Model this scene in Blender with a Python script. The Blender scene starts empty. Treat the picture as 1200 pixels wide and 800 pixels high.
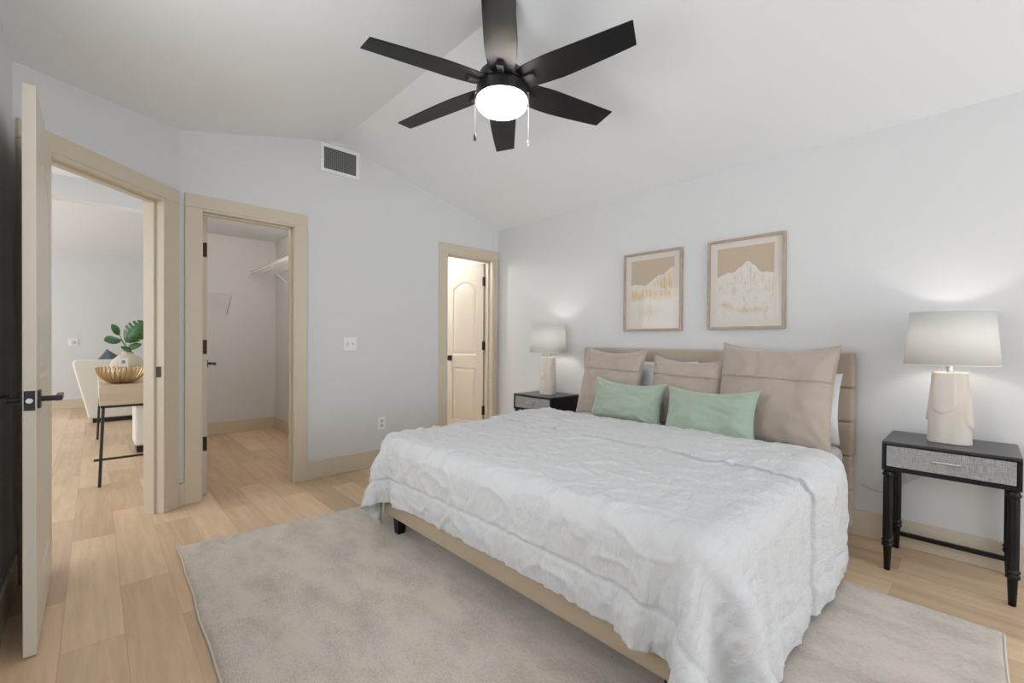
import bpy, bmesh, math, random
import numpy as np
from mathutils import Vector, Matrix, noise
PI = math.pi
S = bpy.context.scene
COL = S.collection
random.seed(3)

# ------------------------------------------------------------------ camera
cd = bpy.data.cameras.new('camera'); cam = bpy.data.objects.new('camera', cd); COL.objects.link(cam)
cd.sensor_width = 36; cd.lens = 518.49 / 1200 * 36; cd.shift_y = 5.3 / 1200; cd.clip_start = .02
_a, _p, _r = 0.7558, -0.0083, 0.0072
F = Vector((-math.cos(_a), math.sin(_a), 0)); R = Vector((math.sin(_a), math.cos(_a), 0)); U = Vector((0, 0, 1))
F2 = F*math.cos(_p) + U*math.sin(_p); U2 = U*math.cos(_p) - F*math.sin(_p)
R3 = R*math.cos(_r) + U2*math.sin(_r); U3 = U2*math.cos(_r) - R*math.sin(_r)
m = Matrix.Identity(4)
for i in range(3):
    m[i][0] = R3[i]; m[i][1] = U3[i]; m[i][2] = -F2[i]
m.translation = Vector((3.7781, -3.3364, 1.14)); cam.matrix_world = m
S.camera = cam

# ------------------------------------------------------------------ world, lights, exposure
S.view_settings.view_transform = 'Standard'; S.view_settings.look = 'None'
S.view_settings.gamma = 1; S.view_settings.use_curve_mapping = False
S.view_settings.exposure = 0.18
w = bpy.data.worlds.new('world'); S.world = w; w.use_nodes = True
bg = w.node_tree.nodes['Background']; bg.inputs[1].default_value = .8
# soft sky above the horizon, lower half brightened as added bounce for the ceilings
_n = w.node_tree.nodes; _l = w.node_tree.links.new
_tc = _n.new('ShaderNodeTexCoord'); _sx = _n.new('ShaderNodeSeparateXYZ'); _rp = _n.new('ShaderNodeValToRGB')
_mr = _n.new('ShaderNodeMapRange'); _mr.inputs[1].default_value = -.25; _mr.inputs[2].default_value = .25
_rp.color_ramp.elements[0].color = (1.7, 1.75, 1.85, 1); _rp.color_ramp.elements[1].color = (.55, .62, .70, 1)
_l(_tc.outputs['Generated'], _sx.inputs[0]); _l(_sx.outputs['Z'], _mr.inputs[0]); _l(_mr.outputs[0], _rp.inputs[0]); _l(_rp.outputs[0], bg.inputs[0])

def area(name, loc, d, sx, sy, power, color=(1, 1, 1), spread=180):
    L = bpy.data.lights.new(name, 'AREA'); L.shape = 'RECTANGLE'; L.size = sx; L.size_y = sy; L.energy = power; L.color = color
    L.spread = math.radians(spread)
    o = bpy.data.objects.new(name, L); COL.objects.link(o); o.location = loc
    o.rotation_euler = Vector(d).to_track_quat('-Z', 'Y').to_euler()
    return o
def point(name, loc, power, color, r):
    L = bpy.data.lights.new(name, 'POINT'); L.energy = power; L.color = color; L.shadow_soft_size = r
    o = bpy.data.objects.new(name, L); COL.objects.link(o); o.location = loc
    return o
area('window_daylight_right', (6.32, -1.75, 1.25), (-1, -.1, .25), 2.3, 1.9, 43, (.90, .95, 1))
area('added_fill_front', (2.92, -4.45, 1.3), (0, 1, .4), 2.2, 2.8, 118, (.92, .965, 1))  # added fill from the front, shining through the added left-wall window
area('living_fill', (-3.4, -6.3, 1.6), (0, 1, 0), 5.0, 2.4, 92, (.93, .97, 1))  # area light added inside the living room, no window behind it
area('hall_daylight', (.2, -6.3, 1.5), (-.1, 1, 0), 1.8, 2.0, 38, (.86, .93, 1))
point('fan_bulb', (2.114, -1.85, 2.325), 100, (1, .94, .86), .035)
point('bathroom_bulb', (-1.3, -.9, 2.2), 34, (1, .95, .88), .12)
point('closet_fill', (-1.0, -2.25, 2.33), 14, (1, .90, .79), .08)  # added lamp without a fixture, brightens the closet
LAMP_POWER = 3.5

# ------------------------------------------------------------------ materials
def mat(name, color, rough=.6, metal=0., spec=.5, bump=0., bscale=200., trans=0., emis=None, estr=0., sheen=0., coat=0., noise_mix=None):
    M = bpy.data.materials.new(name); M.use_nodes = True; N = M.node_tree; b = N.nodes['Principled BSDF']
    b.inputs['Base Color'].default_value = (*color, 1); b.inputs['Roughness'].default_value = rough
    b.inputs['Metallic'].default_value = metal; b.inputs['Specular IOR Level'].default_value = spec
    if trans: b.inputs['Transmission Weight'].default_value = trans
    if sheen: b.inputs['Sheen Weight'].default_value = sheen
    if coat: b.inputs['Coat Weight'].default_value = coat; b.inputs['Coat Roughness'].default_value = .15
    if emis: b.inputs['Emission Color'].default_value = (*emis, 1); b.inputs['Emission Strength'].default_value = estr
    tc = N.nodes.new('ShaderNodeTexCoord')
    if bump:
        n = N.nodes.new('ShaderNodeTexNoise'); n.inputs['Scale'].default_value = bscale; n.inputs['Detail'].default_value = 4
        N.links.new(tc.outputs['Object'], n.inputs['Vector'])
        bp = N.nodes.new('ShaderNodeBump'); bp.inputs['Strength'].default_value = bump; bp.inputs['Distance'].default_value = .004
        N.links.new(n.outputs['Fac'], bp.inputs['Height']); N.links.new(bp.outputs['Normal'], b.inputs['Normal'])
    if noise_mix:
        c2, sc, stretch = noise_mix
        mp = N.nodes.new('ShaderNodeMapping'); mp.inputs['Scale'].default_value = stretch
        n = N.nodes.new('ShaderNodeTexNoise'); n.inputs['Scale'].default_value = sc; n.inputs['Detail'].default_value = 6
        mx = N.nodes.new('ShaderNodeMix'); mx.data_type = 'RGBA'
        cr = N.nodes.new('ShaderNodeMapRange'); cr.inputs[1].default_value = .35; cr.inputs[2].default_value = .65
        N.links.new(tc.outputs['Object'], mp.inputs['Vector']); N.links.new(mp.outputs['Vector'], n.inputs['Vector'])
        N.links.new(n.outputs['Fac'], cr.inputs[0]); N.links.new(cr.outputs[0], mx.inputs['Factor'])
        mx.inputs['A'].default_value = (*color, 1); mx.inputs['B'].default_value = (*c2, 1)
        N.links.new(mx.outputs['Result'], b.inputs['Base Color'])
    return M

M = {}
M['wall'] = mat('wall_paint', (.73, .73, .73), .7, spec=.25, bump=.12, bscale=90)
M['ceil'] = mat('ceiling_paint', (.89, .905, .92), .8, spec=.2, bump=.12, bscale=60)
M['trim'] = mat('trim_paint', (.665, .58, .455), .38, spec=.4)
M['door'] = mat('door_paint', (.69, .63, .53), .38, spec=.4)
M['white'] = mat('white_plastic', (.88, .88, .86), .35)
M['black'] = mat('black_metal', (.012, .012, .013), .38, spec=.5)
M['bronze'] = mat('bronze_metal', (.035, .022, .015), .4, metal=.5)
M['chrome'] = mat('satin_metal', (.62, .60, .57), .3, metal=1)
M['steelgrey'] = mat('latch_metal', (.8, .8, .78), .3, metal=.6)
M['blackwood'] = mat('black_wood', (.008, .008, .009), .42, spec=.3, bump=.15, bscale=120)
M['blackblade'] = mat('black_blade', (.008, .008, .009), .42, spec=.25)
M['darktop'] = mat('dark_top', (.035, .035, .038), .3, spec=.6)
M['rail'] = mat('bed_fabric', (.52, .41, .29), .9, spec=.15, sheen=.3, bump=.35, bscale=600)
M['head'] = mat('headboard_fabric', (.50, .415, .33), .9, spec=.15, sheen=.3, bump=.35, bscale=600)
M['sham'] = mat('sham_fabric', (.46, .38, .315), .6, spec=.3, sheen=.5, bump=.3, bscale=300)
M['green'] = mat('green_velvet', (.37, .455, .355), .85, spec=.2, sheen=.6, bump=.25, bscale=250)
M['sheet'] = mat('white_cotton', (.80, .80, .81), .9, spec=.15, bump=.2, bscale=200)
M['ceramic'] = mat('lamp_plaster', (.74, .69, .63), .75, spec=.3, bump=.25, bscale=60, noise_mix=((.68, .61, .53), 14, (1, 1, .25)))
M['lightwood'] = mat('light_wood', (.62, .50, .38), .5, noise_mix=((.55, .43, .31), 2.5, (1, 1, 14)))
M['framewood'] = mat('frame_wood', (.50, .39, .30), .5, noise_mix=((.42, .32, .24), 20, (1, 1, 1)))
M['matboard'] = mat('mat_board', (.78, .72, .66), .85, spec=.1)
M['sofa'] = mat('white_boucle', (.78, .74, .66), .95, spec=.1, bump=.4, bscale=150)
M['gold'] = mat('gold_metal', (.55, .40, .20), .35, metal=.8)
M['vase'] = mat('stone_vase', (.60, .52, .42), .8, spec=.2, bump=.3, bscale=60)
M['leaf'] = mat('leaf_green', (.05, .16, .035), .35, spec=.5, noise_mix=((.025, .09, .02), 8, (1, 1, 1)))
M['stem'] = mat('stem_green', (.12, .20, .06), .5)
M['teal'] = mat('dark_cushion', (.10, .14, .15), .9, sheen=.3)
M['wire'] = mat('white_wire', (.72, .72, .70), .4)
M['cord'] = mat('cord_plastic', (.62, .61, .60), .5)
M['ventdark'] = mat('vent_shadow', (.03, .03, .03), .8)  # dark colour painted for shade behind the grille and in outlet slots
M['grille'] = mat('vent_grille', (.30, .30, .30), .5)

def glass_mat():
    g = bpy.data.materials.new('glass_pane'); g.use_nodes = True; N = g.node_tree; N.nodes.clear()
    o = N.nodes.new('ShaderNodeOutputMaterial'); mx = N.nodes.new('ShaderNodeMixShader'); t = N.nodes.new('ShaderNodeBsdfTransparent')
    gl = N.nodes.new('ShaderNodeBsdfGlossy'); gl.inputs['Roughness'].default_value = .03; f = N.nodes.new('ShaderNodeFresnel'); f.inputs[0].default_value = 1.45
    ge = N.nodes.new('ShaderNodeNewGeometry'); iv = N.nodes.new('ShaderNodeMath'); iv.operation = 'SUBTRACT'; iv.inputs[0].default_value = 1; N.links.new(ge.outputs['Backfacing'], iv.inputs[1])
    mu = N.nodes.new('ShaderNodeMath'); mu.operation = 'MULTIPLY'; N.links.new(f.outputs[0], mu.inputs[0]); N.links.new(iv.outputs[0], mu.inputs[1]); N.links.new(mu.outputs[0], mx.inputs[0]); N.links.new(t.outputs[0], mx.inputs[1]); N.links.new(gl.outputs[0], mx.inputs[2]); N.links.new(mx.outputs[0], o.inputs[0])
    return g
M['glass'] = glass_mat()

def shade_mat():
    g = bpy.data.materials.new('linen_shade'); g.use_nodes = True; N = g.node_tree; N.nodes.clear()
    o = N.nodes.new('ShaderNodeOutputMaterial'); a = N.nodes.new('ShaderNodeMixShader'); d = N.nodes.new('ShaderNodeBsdfDiffuse'); t = N.nodes.new('ShaderNodeBsdfTranslucent')
    d.inputs[0].default_value = (.80, .795, .775, 1); t.inputs[0].default_value = (.80, .79, .745, 1); a.inputs[0].default_value = .33
    tc = N.nodes.new('ShaderNodeTexCoord'); n = N.nodes.new('ShaderNodeTexNoise'); n.inputs['Scale'].default_value = 500
    bp = N.nodes.new('ShaderNodeBump'); bp.inputs['Strength'].default_value = .15; bp.inputs['Distance'].default_value = .002
    N.links.new(tc.outputs['Object'], n.inputs['Vector']); N.links.new(n.outputs['Fac'], bp.inputs['Height']); N.links.new(bp.outputs[0], d.inputs['Normal'])
    N.links.new(d.outputs[0], a.inputs[1]); N.links.new(t.outputs[0], a.inputs[2]); N.links.new(a.outputs[0], o.inputs[0])
    return g
M['shade'] = shade_mat()

def globe_mat():
    g = bpy.data.materials.new('frosted_globe'); g.use_nodes = True; N = g.node_tree; N.nodes.clear(); L = N.links.new
    o = N.nodes.new('ShaderNodeOutputMaterial'); ad = N.nodes.new('ShaderNodeAddShader'); t = N.nodes.new('ShaderNodeBsdfTranslucent'); e = N.nodes.new('ShaderNodeEmission')
    t.inputs[0].default_value = (.90, .88, .85, 1); e.inputs[0].default_value = (1, .80, .64, 1)
    tc = N.nodes.new('ShaderNodeTexCoord'); n = N.nodes.new('ShaderNodeTexNoise'); n.inputs['Scale'].default_value = 9
    r = N.nodes.new('ShaderNodeMapRange'); r.inputs[1].default_value = .35; r.inputs[2].default_value = .6; r.inputs[3].default_value = .5; r.inputs[4].default_value = 1.1
    L(tc.outputs['Object'], n.inputs['Vector']); L(n.outputs['Fac'], r.inputs[0]); L(r.outputs[0], e.inputs[1])
    L(t.outputs[0], ad.inputs[0]); L(e.outputs[0], ad.inputs[1]); L(ad.outputs[0], o.inputs[0])
    return g
M['globe'] = globe_mat()

def linen_mat():
    g = mat('grey_grasscloth', (.36, .35, .34), .75); N = g.node_tree; b = N.nodes['Principled BSDF']
    tc = N.nodes.new('ShaderNodeTexCoord'); res = []
    for sc in ((25, 25, 420), (420, 25, 25)):
        mp = N.nodes.new('ShaderNodeMapping'); mp.inputs['Scale'].default_value = sc; n = N.nodes.new('ShaderNodeTexNoise'); n.inputs['Scale'].default_value = 1; n.inputs['Detail'].default_value = 2
        N.links.new(tc.outputs['Object'], mp.inputs[0]); N.links.new(mp.outputs[0], n.inputs['Vector']); res.append(n)
    ad = N.nodes.new('ShaderNodeMath'); N.links.new(res[0].outputs['Fac'], ad.inputs[0]); N.links.new(res[1].outputs['Fac'], ad.inputs[1])
    cr = N.nodes.new('ShaderNodeValToRGB'); cr.color_ramp.elements[0].position = .38; cr.color_ramp.elements[1].position = .62
    hf = N.nodes.new('ShaderNodeMath'); hf.operation = 'MULTIPLY'; hf.inputs[1].default_value = .5; N.links.new(ad.outputs[0], hf.inputs[0])
    cr.color_ramp.elements[0].color = (.22, .215, .21, 1); cr.color_ramp.elements[1].color = (.46, .45, .44, 1)
    N.links.new(hf.outputs[0], cr.inputs[0]); N.links.new(cr.outputs[0], b.inputs['Base Color'])
    return g
M['linen'] = linen_mat()

def floor_mat():
    g = mat('oak_planks', (.6, .45, .3), .36, spec=.4); N = g.node_tree; b = N.nodes['Principled BSDF']; L = N.links.new
    tc = N.nodes.new('ShaderNodeTexCoord')
    mp = N.nodes.new('ShaderNodeMapping'); mp.inputs['Location'].default_value = (.93, .011+.18*30, 0)
    L(tc.outputs['Object'], mp.inputs[0])
    br = N.nodes.new('ShaderNodeTexBrick'); br.offset = .37; br.offset_frequency = 2; br.squash = 1
    br.inputs['Scale'].default_value = 1; br.inputs['Brick Width'].default_value = 1.22; br.inputs['Row Height'].default_value = .18
    br.inputs['Mortar Size'].default_value = .0011; br.inputs['Mortar Smooth'].default_value = .1; br.inputs['Bias'].default_value = 0
    br.inputs['Color1'].default_value = (0, 0, 0, 1); br.inputs['Color2'].default_value = (1, 1, 1, 1); br.inputs['Mortar'].default_value = (.5, .5, .5, 1)
    L(mp.outputs[0], br.inputs['Vector'])
    # grain
    ofs = N.nodes.new('ShaderNodeVectorMath'); ofs.operation = 'MULTIPLY_ADD'; ofs.inputs[1].default_value = (7, 3, 0); L(br.outputs['Color'], ofs.inputs[0]); L(tc.outputs['Object'], ofs.inputs[2])
    m1 = N.nodes.new('ShaderNodeMapping'); m1.inputs['Scale'].default_value = (1.2, 14, 1); L(ofs.outputs[0], m1.inputs[0])
    n1 = N.nodes.new('ShaderNodeTexNoise'); n1.inputs['Scale'].default_value = 1.6; n1.inputs['Detail'].default_value = 7; n1.inputs['Roughness'].default_value = .62; n1.inputs['Distortion'].default_value = .6; L(m1.outputs[0], n1.inputs['Vector'])
    m2 = N.nodes.new('ShaderNodeMapping'); m2.inputs['Scale'].default_value = (4, 120, 1); L(ofs.outputs[0], m2.inputs[0])
    n2 = N.nodes.new('ShaderNodeTexNoise'); n2.inputs['Scale'].default_value = 1.5; n2.inputs['Detail'].default_value = 3; L(m2.outputs[0], n2.inputs['Vector'])
    cr = N.nodes.new('ShaderNodeValToRGB'); e = cr.color_ramp.elements
    e[0].position = .2; e[0].color = (.47, .31, .18, 1); e[1].position = .75; e[1].color = (.83, .62, .41, 1)
    v = N.nodes.new('ShaderNodeMath'); v.operation = 'MULTIPLY_ADD'; v.inputs[1].default_value = .33; L(br.outputs['Color'], v.inputs[0])
    s = N.nodes.new('ShaderNodeMath'); s.operation = 'MULTIPLY_ADD'; s.inputs[1].default_value = .62; L(n1.outputs['Fac'], s.inputs[0])
    q = N.nodes.new('ShaderNodeMath'); q.operation = 'MULTIPLY'; q.inputs[1].default_value = .14; L(n2.outputs['Fac'], q.inputs[0])
    L(q.outputs[0], s.inputs[2]); L(s.outputs[0], v.inputs[2]); L(v.outputs[0], cr.inputs[0])
    mx = N.nodes.new('ShaderNodeMix'); mx.data_type = 'RGBA'; mx.inputs['B'].default_value = (.36, .24, .15, 1)
    fm = N.nodes.new('ShaderNodeMath'); fm.operation = 'MULTIPLY'; fm.inputs[1].default_value = .55; L(br.outputs['Fac'], fm.inputs[0])
    L(fm.outputs[0], mx.inputs['Factor']); L(cr.outputs[0], mx.inputs['A']); L(mx.outputs['Result'], b.inputs['Base Color'])
    bp = N.nodes.new('ShaderNodeBump'); bp.inputs['Strength'].default_value = .12; bp.inputs['Distance'].default_value = .003; L(n2.outputs['Fac'], bp.inputs['Height']); L(bp.outputs[0], b.inputs['Normal'])
    return g
M['floor'] = floor_mat()

def rug_mat():
    g = mat('rug_pile', (.5, .45, .4), .95, spec=.1, sheen=.3); N = g.node_tree; b = N.nodes['Principled BSDF']; L = N.links.new
    tc = N.nodes.new('ShaderNodeTexCoord')
    n1 = N.nodes.new('ShaderNodeTexNoise'); n1.inputs['Scale'].default_value = 3.2; n1.inputs['Detail'].default_value = 7; n1.inputs['Roughness'].default_value = .66
    mp = N.nodes.new('ShaderNodeMapping'); mp.inputs['Scale'].default_value = (1.0, 2.0, 1); L(tc.outputs['Object'], mp.inputs[0]); L(mp.outputs[0], n1.inputs['Vector'])
    n2 = N.nodes.new('ShaderNodeTexNoise'); n2.inputs['Scale'].default_value = 1; n2.inputs['Detail'].default_value = 3
    m2 = N.nodes.new('ShaderNodeMapping'); m2.inputs['Scale'].default_value = (55, 260, 1); L(tc.outputs['Object'], m2.inputs[0]); L(m2.outputs[0], n2.inputs['Vector'])
    a = N.nodes.new('ShaderNodeMath'); a.operation = 'MULTIPLY_ADD'; a.inputs[1].default_value = .45; L(n2.outputs['Fac'], a.inputs[0])
    c = N.nodes.new('ShaderNodeMath'); c.operation = 'MULTIPLY'; c.inputs[1].default_value = .60; L(n1.outputs['Fac'], c.inputs[0]); L(c.outputs[0], a.inputs[2])
    cr = N.nodes.new('ShaderNodeValToRGB'); e = cr.color_ramp.elements; e[0].position = .34; e[0].color = (.44, .385, .325, 1); e[1].position = .58; e[1].color = (.72, .645, .56, 1)
    L(a.outputs[0], cr.inputs[0]); L(cr.outputs[0], b.inputs['Base Color'])
    n3 = N.nodes.new('ShaderNodeTexNoise'); n3.inputs['Scale'].default_value = 220; L(tc.outputs['Object'], n3.inputs['Vector'])
    bp = N.nodes.new('ShaderNodeBump'); bp.inputs['Strength'].default_value = .5; bp.inputs['Distance'].default_value = .006; L(n3.outputs['Fac'], bp.inputs['Height']); L(bp.outputs[0], b.inputs['Normal'])
    return g
M['rug'] = rug_mat()
M['rugedge'] = mat('rug_binding', (.74, .69, .61), .9)

def duvet_mat():
    g = mat('seersucker_duvet', (.70, .70, .705), .85, spec=.15, sheen=.15); N = g.node_tree; b = N.nodes['Principled BSDF']; L = N.links.new
    uv = N.nodes.new('ShaderNodeUVMap'); uv.uv_map = 'UVMap'
    mp = N.nodes.new('ShaderNodeMapping'); mp.inputs['Scale'].default_value = (60, 22, 1); L(uv.outputs[0], mp.inputs[0])
    n = N.nodes.new('ShaderNodeTexNoise'); n.inputs['Scale'].default_value = 1; n.inputs['Detail'].default_value = 5; n.inputs['Distortion'].default_value = .7; L(mp.outputs[0], n.inputs['Vector'])
    bp = N.nodes.new('ShaderNodeBump'); bp.inputs['Strength'].default_value = .8; bp.inputs['Distance'].default_value = .010; L(n.outputs['Fac'], bp.inputs['Height']); L(bp.outputs[0], b.inputs['Normal'])
    return g
M['duvet'] = duvet_mat()

def attr_mat(name):
    g = mat(name, (.8, .8, .8), .8, spec=.1); N = g.node_tree; at = N.nodes.new('ShaderNodeAttribute'); at.attribute_name = 'Col'
    N.links.new(at.outputs['Color'], N.nodes['Principled BSDF'].inputs['Base Color']); return g
M['print'] = attr_mat('art_print')

# ------------------------------------------------------------------ helpers
def tag(o, label=None, cat=None, group=None, kind=None):
    if label: o['label'] = label
    if cat: o['category'] = cat
    if group: o['group'] = group
    if kind: o['kind'] = kind
    return o
def empty(name, loc=(0, 0, 0), rz=0, label=None, cat=None, group=None):
    o = bpy.data.objects.new(name, None); COL.objects.link(o); o.location = loc; o.rotation_euler = (0, 0, rz); o.empty_display_size = .1
    return tag(o, label, cat, group)
def link(name, bm, material, parent=None, smooth=False, bevel=0, seg=2, sub=0, solid=0):
    me = bpy.data.meshes.new(name); bmesh.ops.recalc_face_normals(bm, faces=bm.faces); bm.to_mesh(me); bm.free()
    me.materials.append(M[material] if isinstance(material, str) else material)
    o = bpy.data.objects.new(name, me); COL.objects.link(o)
    if parent: o.parent = parent
    if smooth: me.polygons.foreach_set('use_smooth', [True]*len(me.polygons))
    if bevel:
        b = o.modifiers.new('bevel', 'BEVEL'); b.width = bevel; b.segments = seg; b.limit_method = 'ANGLE'; b.angle_limit = math.radians(40)
    if solid: s = o.modifiers.new('solid', 'SOLIDIFY'); s.thickness = solid; s.offset = -1
    if sub: s = o.modifiers.new('sub', 'SUBSURF'); s.levels = sub; s.render_levels = sub
    return o
def B(): return bmesh.new()
def box(bm, x0, x1, y0, y1, z0, z1, mtx=None):
    v = [bm.verts.new((x, y, z)) for x in (x0, x1) for y in (y0, y1) for z in (z0, z1)]
    for f in ((0, 1, 3, 2), (4, 6, 7, 5), (0, 4, 5, 1), (2, 3, 7, 6), (0, 2, 6, 4), (1, 5, 7, 3)): bm.faces.new([v[i] for i in f])
    if mtx is not None: bmesh.ops.transform(bm, matrix=mtx, verts=v)
    return bm
def prism(bm, pts, axis, a0, a1):
    def P(p, a): return {0: (a, p[0], p[1]), 1: (p[0], a, p[1]), 2: (p[0], p[1], a)}[axis]
    A = [bm.verts.new(P(p, a0)) for p in pts]; Bv = [bm.verts.new(P(p, a1)) for p in pts]
    bm.faces.new(A); bm.faces.new(Bv[::-1])
    n = len(pts)
    for i in range(n): bm.faces.new([A[i], Bv[i], Bv[(i+1) % n], A[(i+1) % n]])
    return bm
def lathe(bm, prof, c=(0, 0, 0), n=40, sx=1, sy=1, cap=True):
    rings = []
    for r, z in prof: rings.append([bm.verts.new((c[0]+sx*r*math.cos(2*PI*k/n), c[1]+sy*r*math.sin(2*PI*k/n), c[2]+z)) for k in range(n)])
    for a, b in zip(rings, rings[1:]):
        for k in range(n): bm.faces.new([a[k], a[(k+1) % n], b[(k+1) % n], b[k]])
    if cap: bm.faces.new(rings[0][::-1]); bm.faces.new(rings[-1])
    return bm
def tube(bm, pts, r, n=8):
    pts = [Vector(p) for p in pts]; rings = []
    rr = r if hasattr(r, '__len__') else [r]*len(pts)
    for i, p in enumerate(pts):
        t = (pts[min(i+1, len(pts)-1)]-pts[max(i-1, 0)]).normalized()
        a = t.cross(Vector((0, 0, 1))); a = a.normalized() if a.length > 1e-3 else Vector((1, 0, 0)); b = t.cross(a)
        rings.append([bm.verts.new(p+(a*math.cos(2*PI*k/n)+b*math.sin(2*PI*k/n))*rr[i]) for k in range(n)])
    for a, b in zip(rings, rings[1:]):
        for k in range(n): bm.faces.new([a[k], a[(k+1) % n], b[(k+1) % n], b[k]])
    bm.faces.new(rings[0][::-1]); bm.faces.new(rings[-1])
    return bm
def spline(pts, n=8):
    out = []; P = [Vector(p) for p in pts]; P = [P[0]]+P+[P[-1]]
    for i in range(1, len(P)-2):
        for k in range(n):
            t = k/n; a, b, c, d = P[i-1:i+3]
            out.append(.5*((2*b)+(-a+c)*t+(2*a-5*b+4*c-d)*t*t+(-a+3*b-3*c+d)*t**3))
    out.append(P[-2]); return out
def struct(name, bm, m, parent=None, **k):
    o = link(name, bm, m, parent, **k)
    if parent is None: o['kind'] = 'structure'
    return o
def copy_tree(o, parent=None):
    c = o.copy(); COL.objects.link(c)
    if parent: c.parent = parent
    for ch in list(o.children): copy_tree(ch, c)
    return c

# ------------------------------------------------------------------ room shell
ZH = 2.40; RY = -1.82; RZ = 2.84; YL = -3.61; XR = 6.2; SL = (RZ-ZH)/1.82
def cz(y): return RZ - SL*abs(y-RY)
T = .12
ANG = 0.7559; E0 = Vector((0, -2.917, 0)); EU = Vector((math.cos(ANG), -math.sin(ANG), 0)); EN = Vector((math.sin(ANG), math.cos(ANG), 0))
EM = Matrix(((EU.x, EN.x, 0, E0.x), (EU.y, EN.y, 0, E0.y), (0, 0, 1, 0), (0, 0, 0, 1)))   # (u, n, z) -> world
DH = 2.062
struct('floor', box(B(), -6.7, 6.4, -7.1, .35, -.05, 0), 'floor')
# wall with the closet and bathroom doors (its plane is x = 0)
pts = [(-2.94, 0), (-2.785, 0), (-2.785, DH), (-2.178, DH), (-2.178, 0), (-.702, 0), (-.702, DH), (-.088, DH), (-.088, 0), (.12, 0), (.12, 2.60), (0, 2.60), (RY, 3.0), (-2.94, 2.75)]
struct('wall_back', prism(B(), pts, 0, -T, 0), 'wall')
struct('wall_headboard', box(B(), 0, XR+.15, 0, T, 0, 2.6), 'wall')
pts = [(-.05, 0), (.129, 0), (.129, DH), (.935, DH), (.935, 0), (1.02, 0), (1.02, 2.75), (-.05, 2.75)]
o = struct('wall_entry', prism(B(), pts, 1, -T, 0), 'wall'); o.data.transform(EM)
wl = B(); box(wl, .735, 1.75, YL-T, YL, 0, 2.6); box(wl, 3.1, XR+.15, YL-T, YL, 0, 2.6); box(wl, 1.75, 3.1, YL-T, YL, 0, .9); box(wl, 1.75, 3.1, YL-T, YL, 2.1, 2.6)
struct('wall_left', wl, 'wall')
wf = B()
for a0, a1 in ((1.75, 1.81), (3.04, 3.1), (2.395, 2.455)): box(wf, a0, a1, YL-.09, YL-.03, .96, 2.04)
for z0, z1 in ((.9, .96), (2.04, 2.1)): box(wf, 1.75, 3.1, YL-.09, YL-.03, z0, z1)
wn = struct('window_added_2', wf, 'white'); link('window_pane', box(B(), 1.78, 3.07, YL-.063, YL-.057, .93, 2.07), 'glass', wn)  # unseen window, added to let light in from the front
pts = [(YL, 0), (0, 0), (0, 2.6), (RY, 3.0), (YL, 2.6)]
wr = B()
box(wr, XR, XR+T, YL, -2.95, 0, 2.9); box(wr, XR, XR+T, -.55, 0, 0, 2.6); box(wr, XR, XR+T, -2.95, -.55, 0, .25); box(wr, XR, XR+T, -2.95, -.55, 2.25, 3.0)
struct('wall_right', wr, 'wall')
wf = B()
for y0, y1 in ((-2.95, -2.89), (-.61, -.55), (-1.78, -1.72)): box(wf, XR+.03, XR+.09, y0, y1, .31, 2.19)
for z0, z1 in ((.25, .31), (2.19, 2.25)): box(wf, XR+.03, XR+.09, -2.95, -.55, z0, z1)
wn = struct('window_1', wf, 'white'); link('window_pane', box(B(), XR+.055, XR+.061, -2.9, -.6, .3, 2.2), 'glass', wn)
struct('trim_1', box(B(), XR-.03, XR+.03, -3.0, -.5, .21, .25), 'trim', bevel=.004)
# vaulted ceiling: one folded slab
pts = [(0.12, cz(.12)), (RY, RZ), (YL-.12, cz(YL-.12)), (YL-.12, cz(YL-.12)+.12), (RY, RZ+.12), (.12, cz(.12)+.12)]
cb = prism(B(), pts, 0, -.001, XR+.15)
struct('ceiling', cb, 'ceil')
# closet
struct('wall_closet_back', box(B(), -2.66, -2.56, -2.87, -1.50, 0, 4.0), 'wall')
struct('wall_closet_right', box(B(), -2.66, -T, -1.62, -1.50, 0, 2.5), 'wall')
struct('wall_closet_left', box(B(), -2.66, -.05, -2.90, -2.83, 0, 4.0), 'wall')
struct('ceiling_closet', box(B(), -2.60, -T, -2.83, -1.62, 2.42, 2.46), 'ceil')
struct('baseboard_closet_back', box(B(), -2.56, -2.545, -2.83, -1.62, 0, .15), 'trim', bevel=.003)
struct('baseboard_closet_right', box(B(), -2.545, -T, -1.635, -1.62, 0, .15), 'trim', bevel=.003)
# bathroom
struct('wall_bath_back', box(B(), -2.66, -2.56, -1.50, .12, 0, 4.0), 'wall')
struct('wall_bath_right', box(B(), -2.56, -T, .02, .12, 0, 2.5), 'wall')
struct('ceiling_bath', box(B(), -2.60, -T, -1.5, .1, 2.42, 2.46), 'ceil')
struct('wall_bath_left', box(B(), -2.56, -T, -1.50, -1.485, 0, 2.42), 'wall')
# hall and living room beyond the open door
_q = lambda u: (E0+EU*u-EN*.06)
struct('ceiling_hall', prism(B(), [(-1.17, -7.0), (1.6, -7.0), (1.6, YL-.06), (_q(1.0).x, YL-.06), (_q(0).x, _q(0).y), (-.06, -2.87), (-1.17, -2.87)], 2, 2.42, 2.5), 'ceil')
struct('trim_2', box(B(), -1.30, -1.17, -7.0, -2.87, 2.25, 4.0), 'wall')
struct('wall_living_far', box(B(), -6.62, -6.50, -7.0, .1, 0, 2.6), 'wall')
prz = [(-6.62, 2.56), (-1.17, 3.86), (-1.17, 3.96), (-6.62, 2.66)]
struct('ceiling_living', prism(B(), prz, 1, -7.0, .1), 'ceil')
struct('wall_living_right', box(B(), -6.5, -2.66, 0, .12, 0, 4.0), 'wall')
lv = B(); box(lv, -6.62, 1.72, -7.12, -7.0, 0, 4.0); struct('wall_living_left', lv, 'wall')
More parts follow.
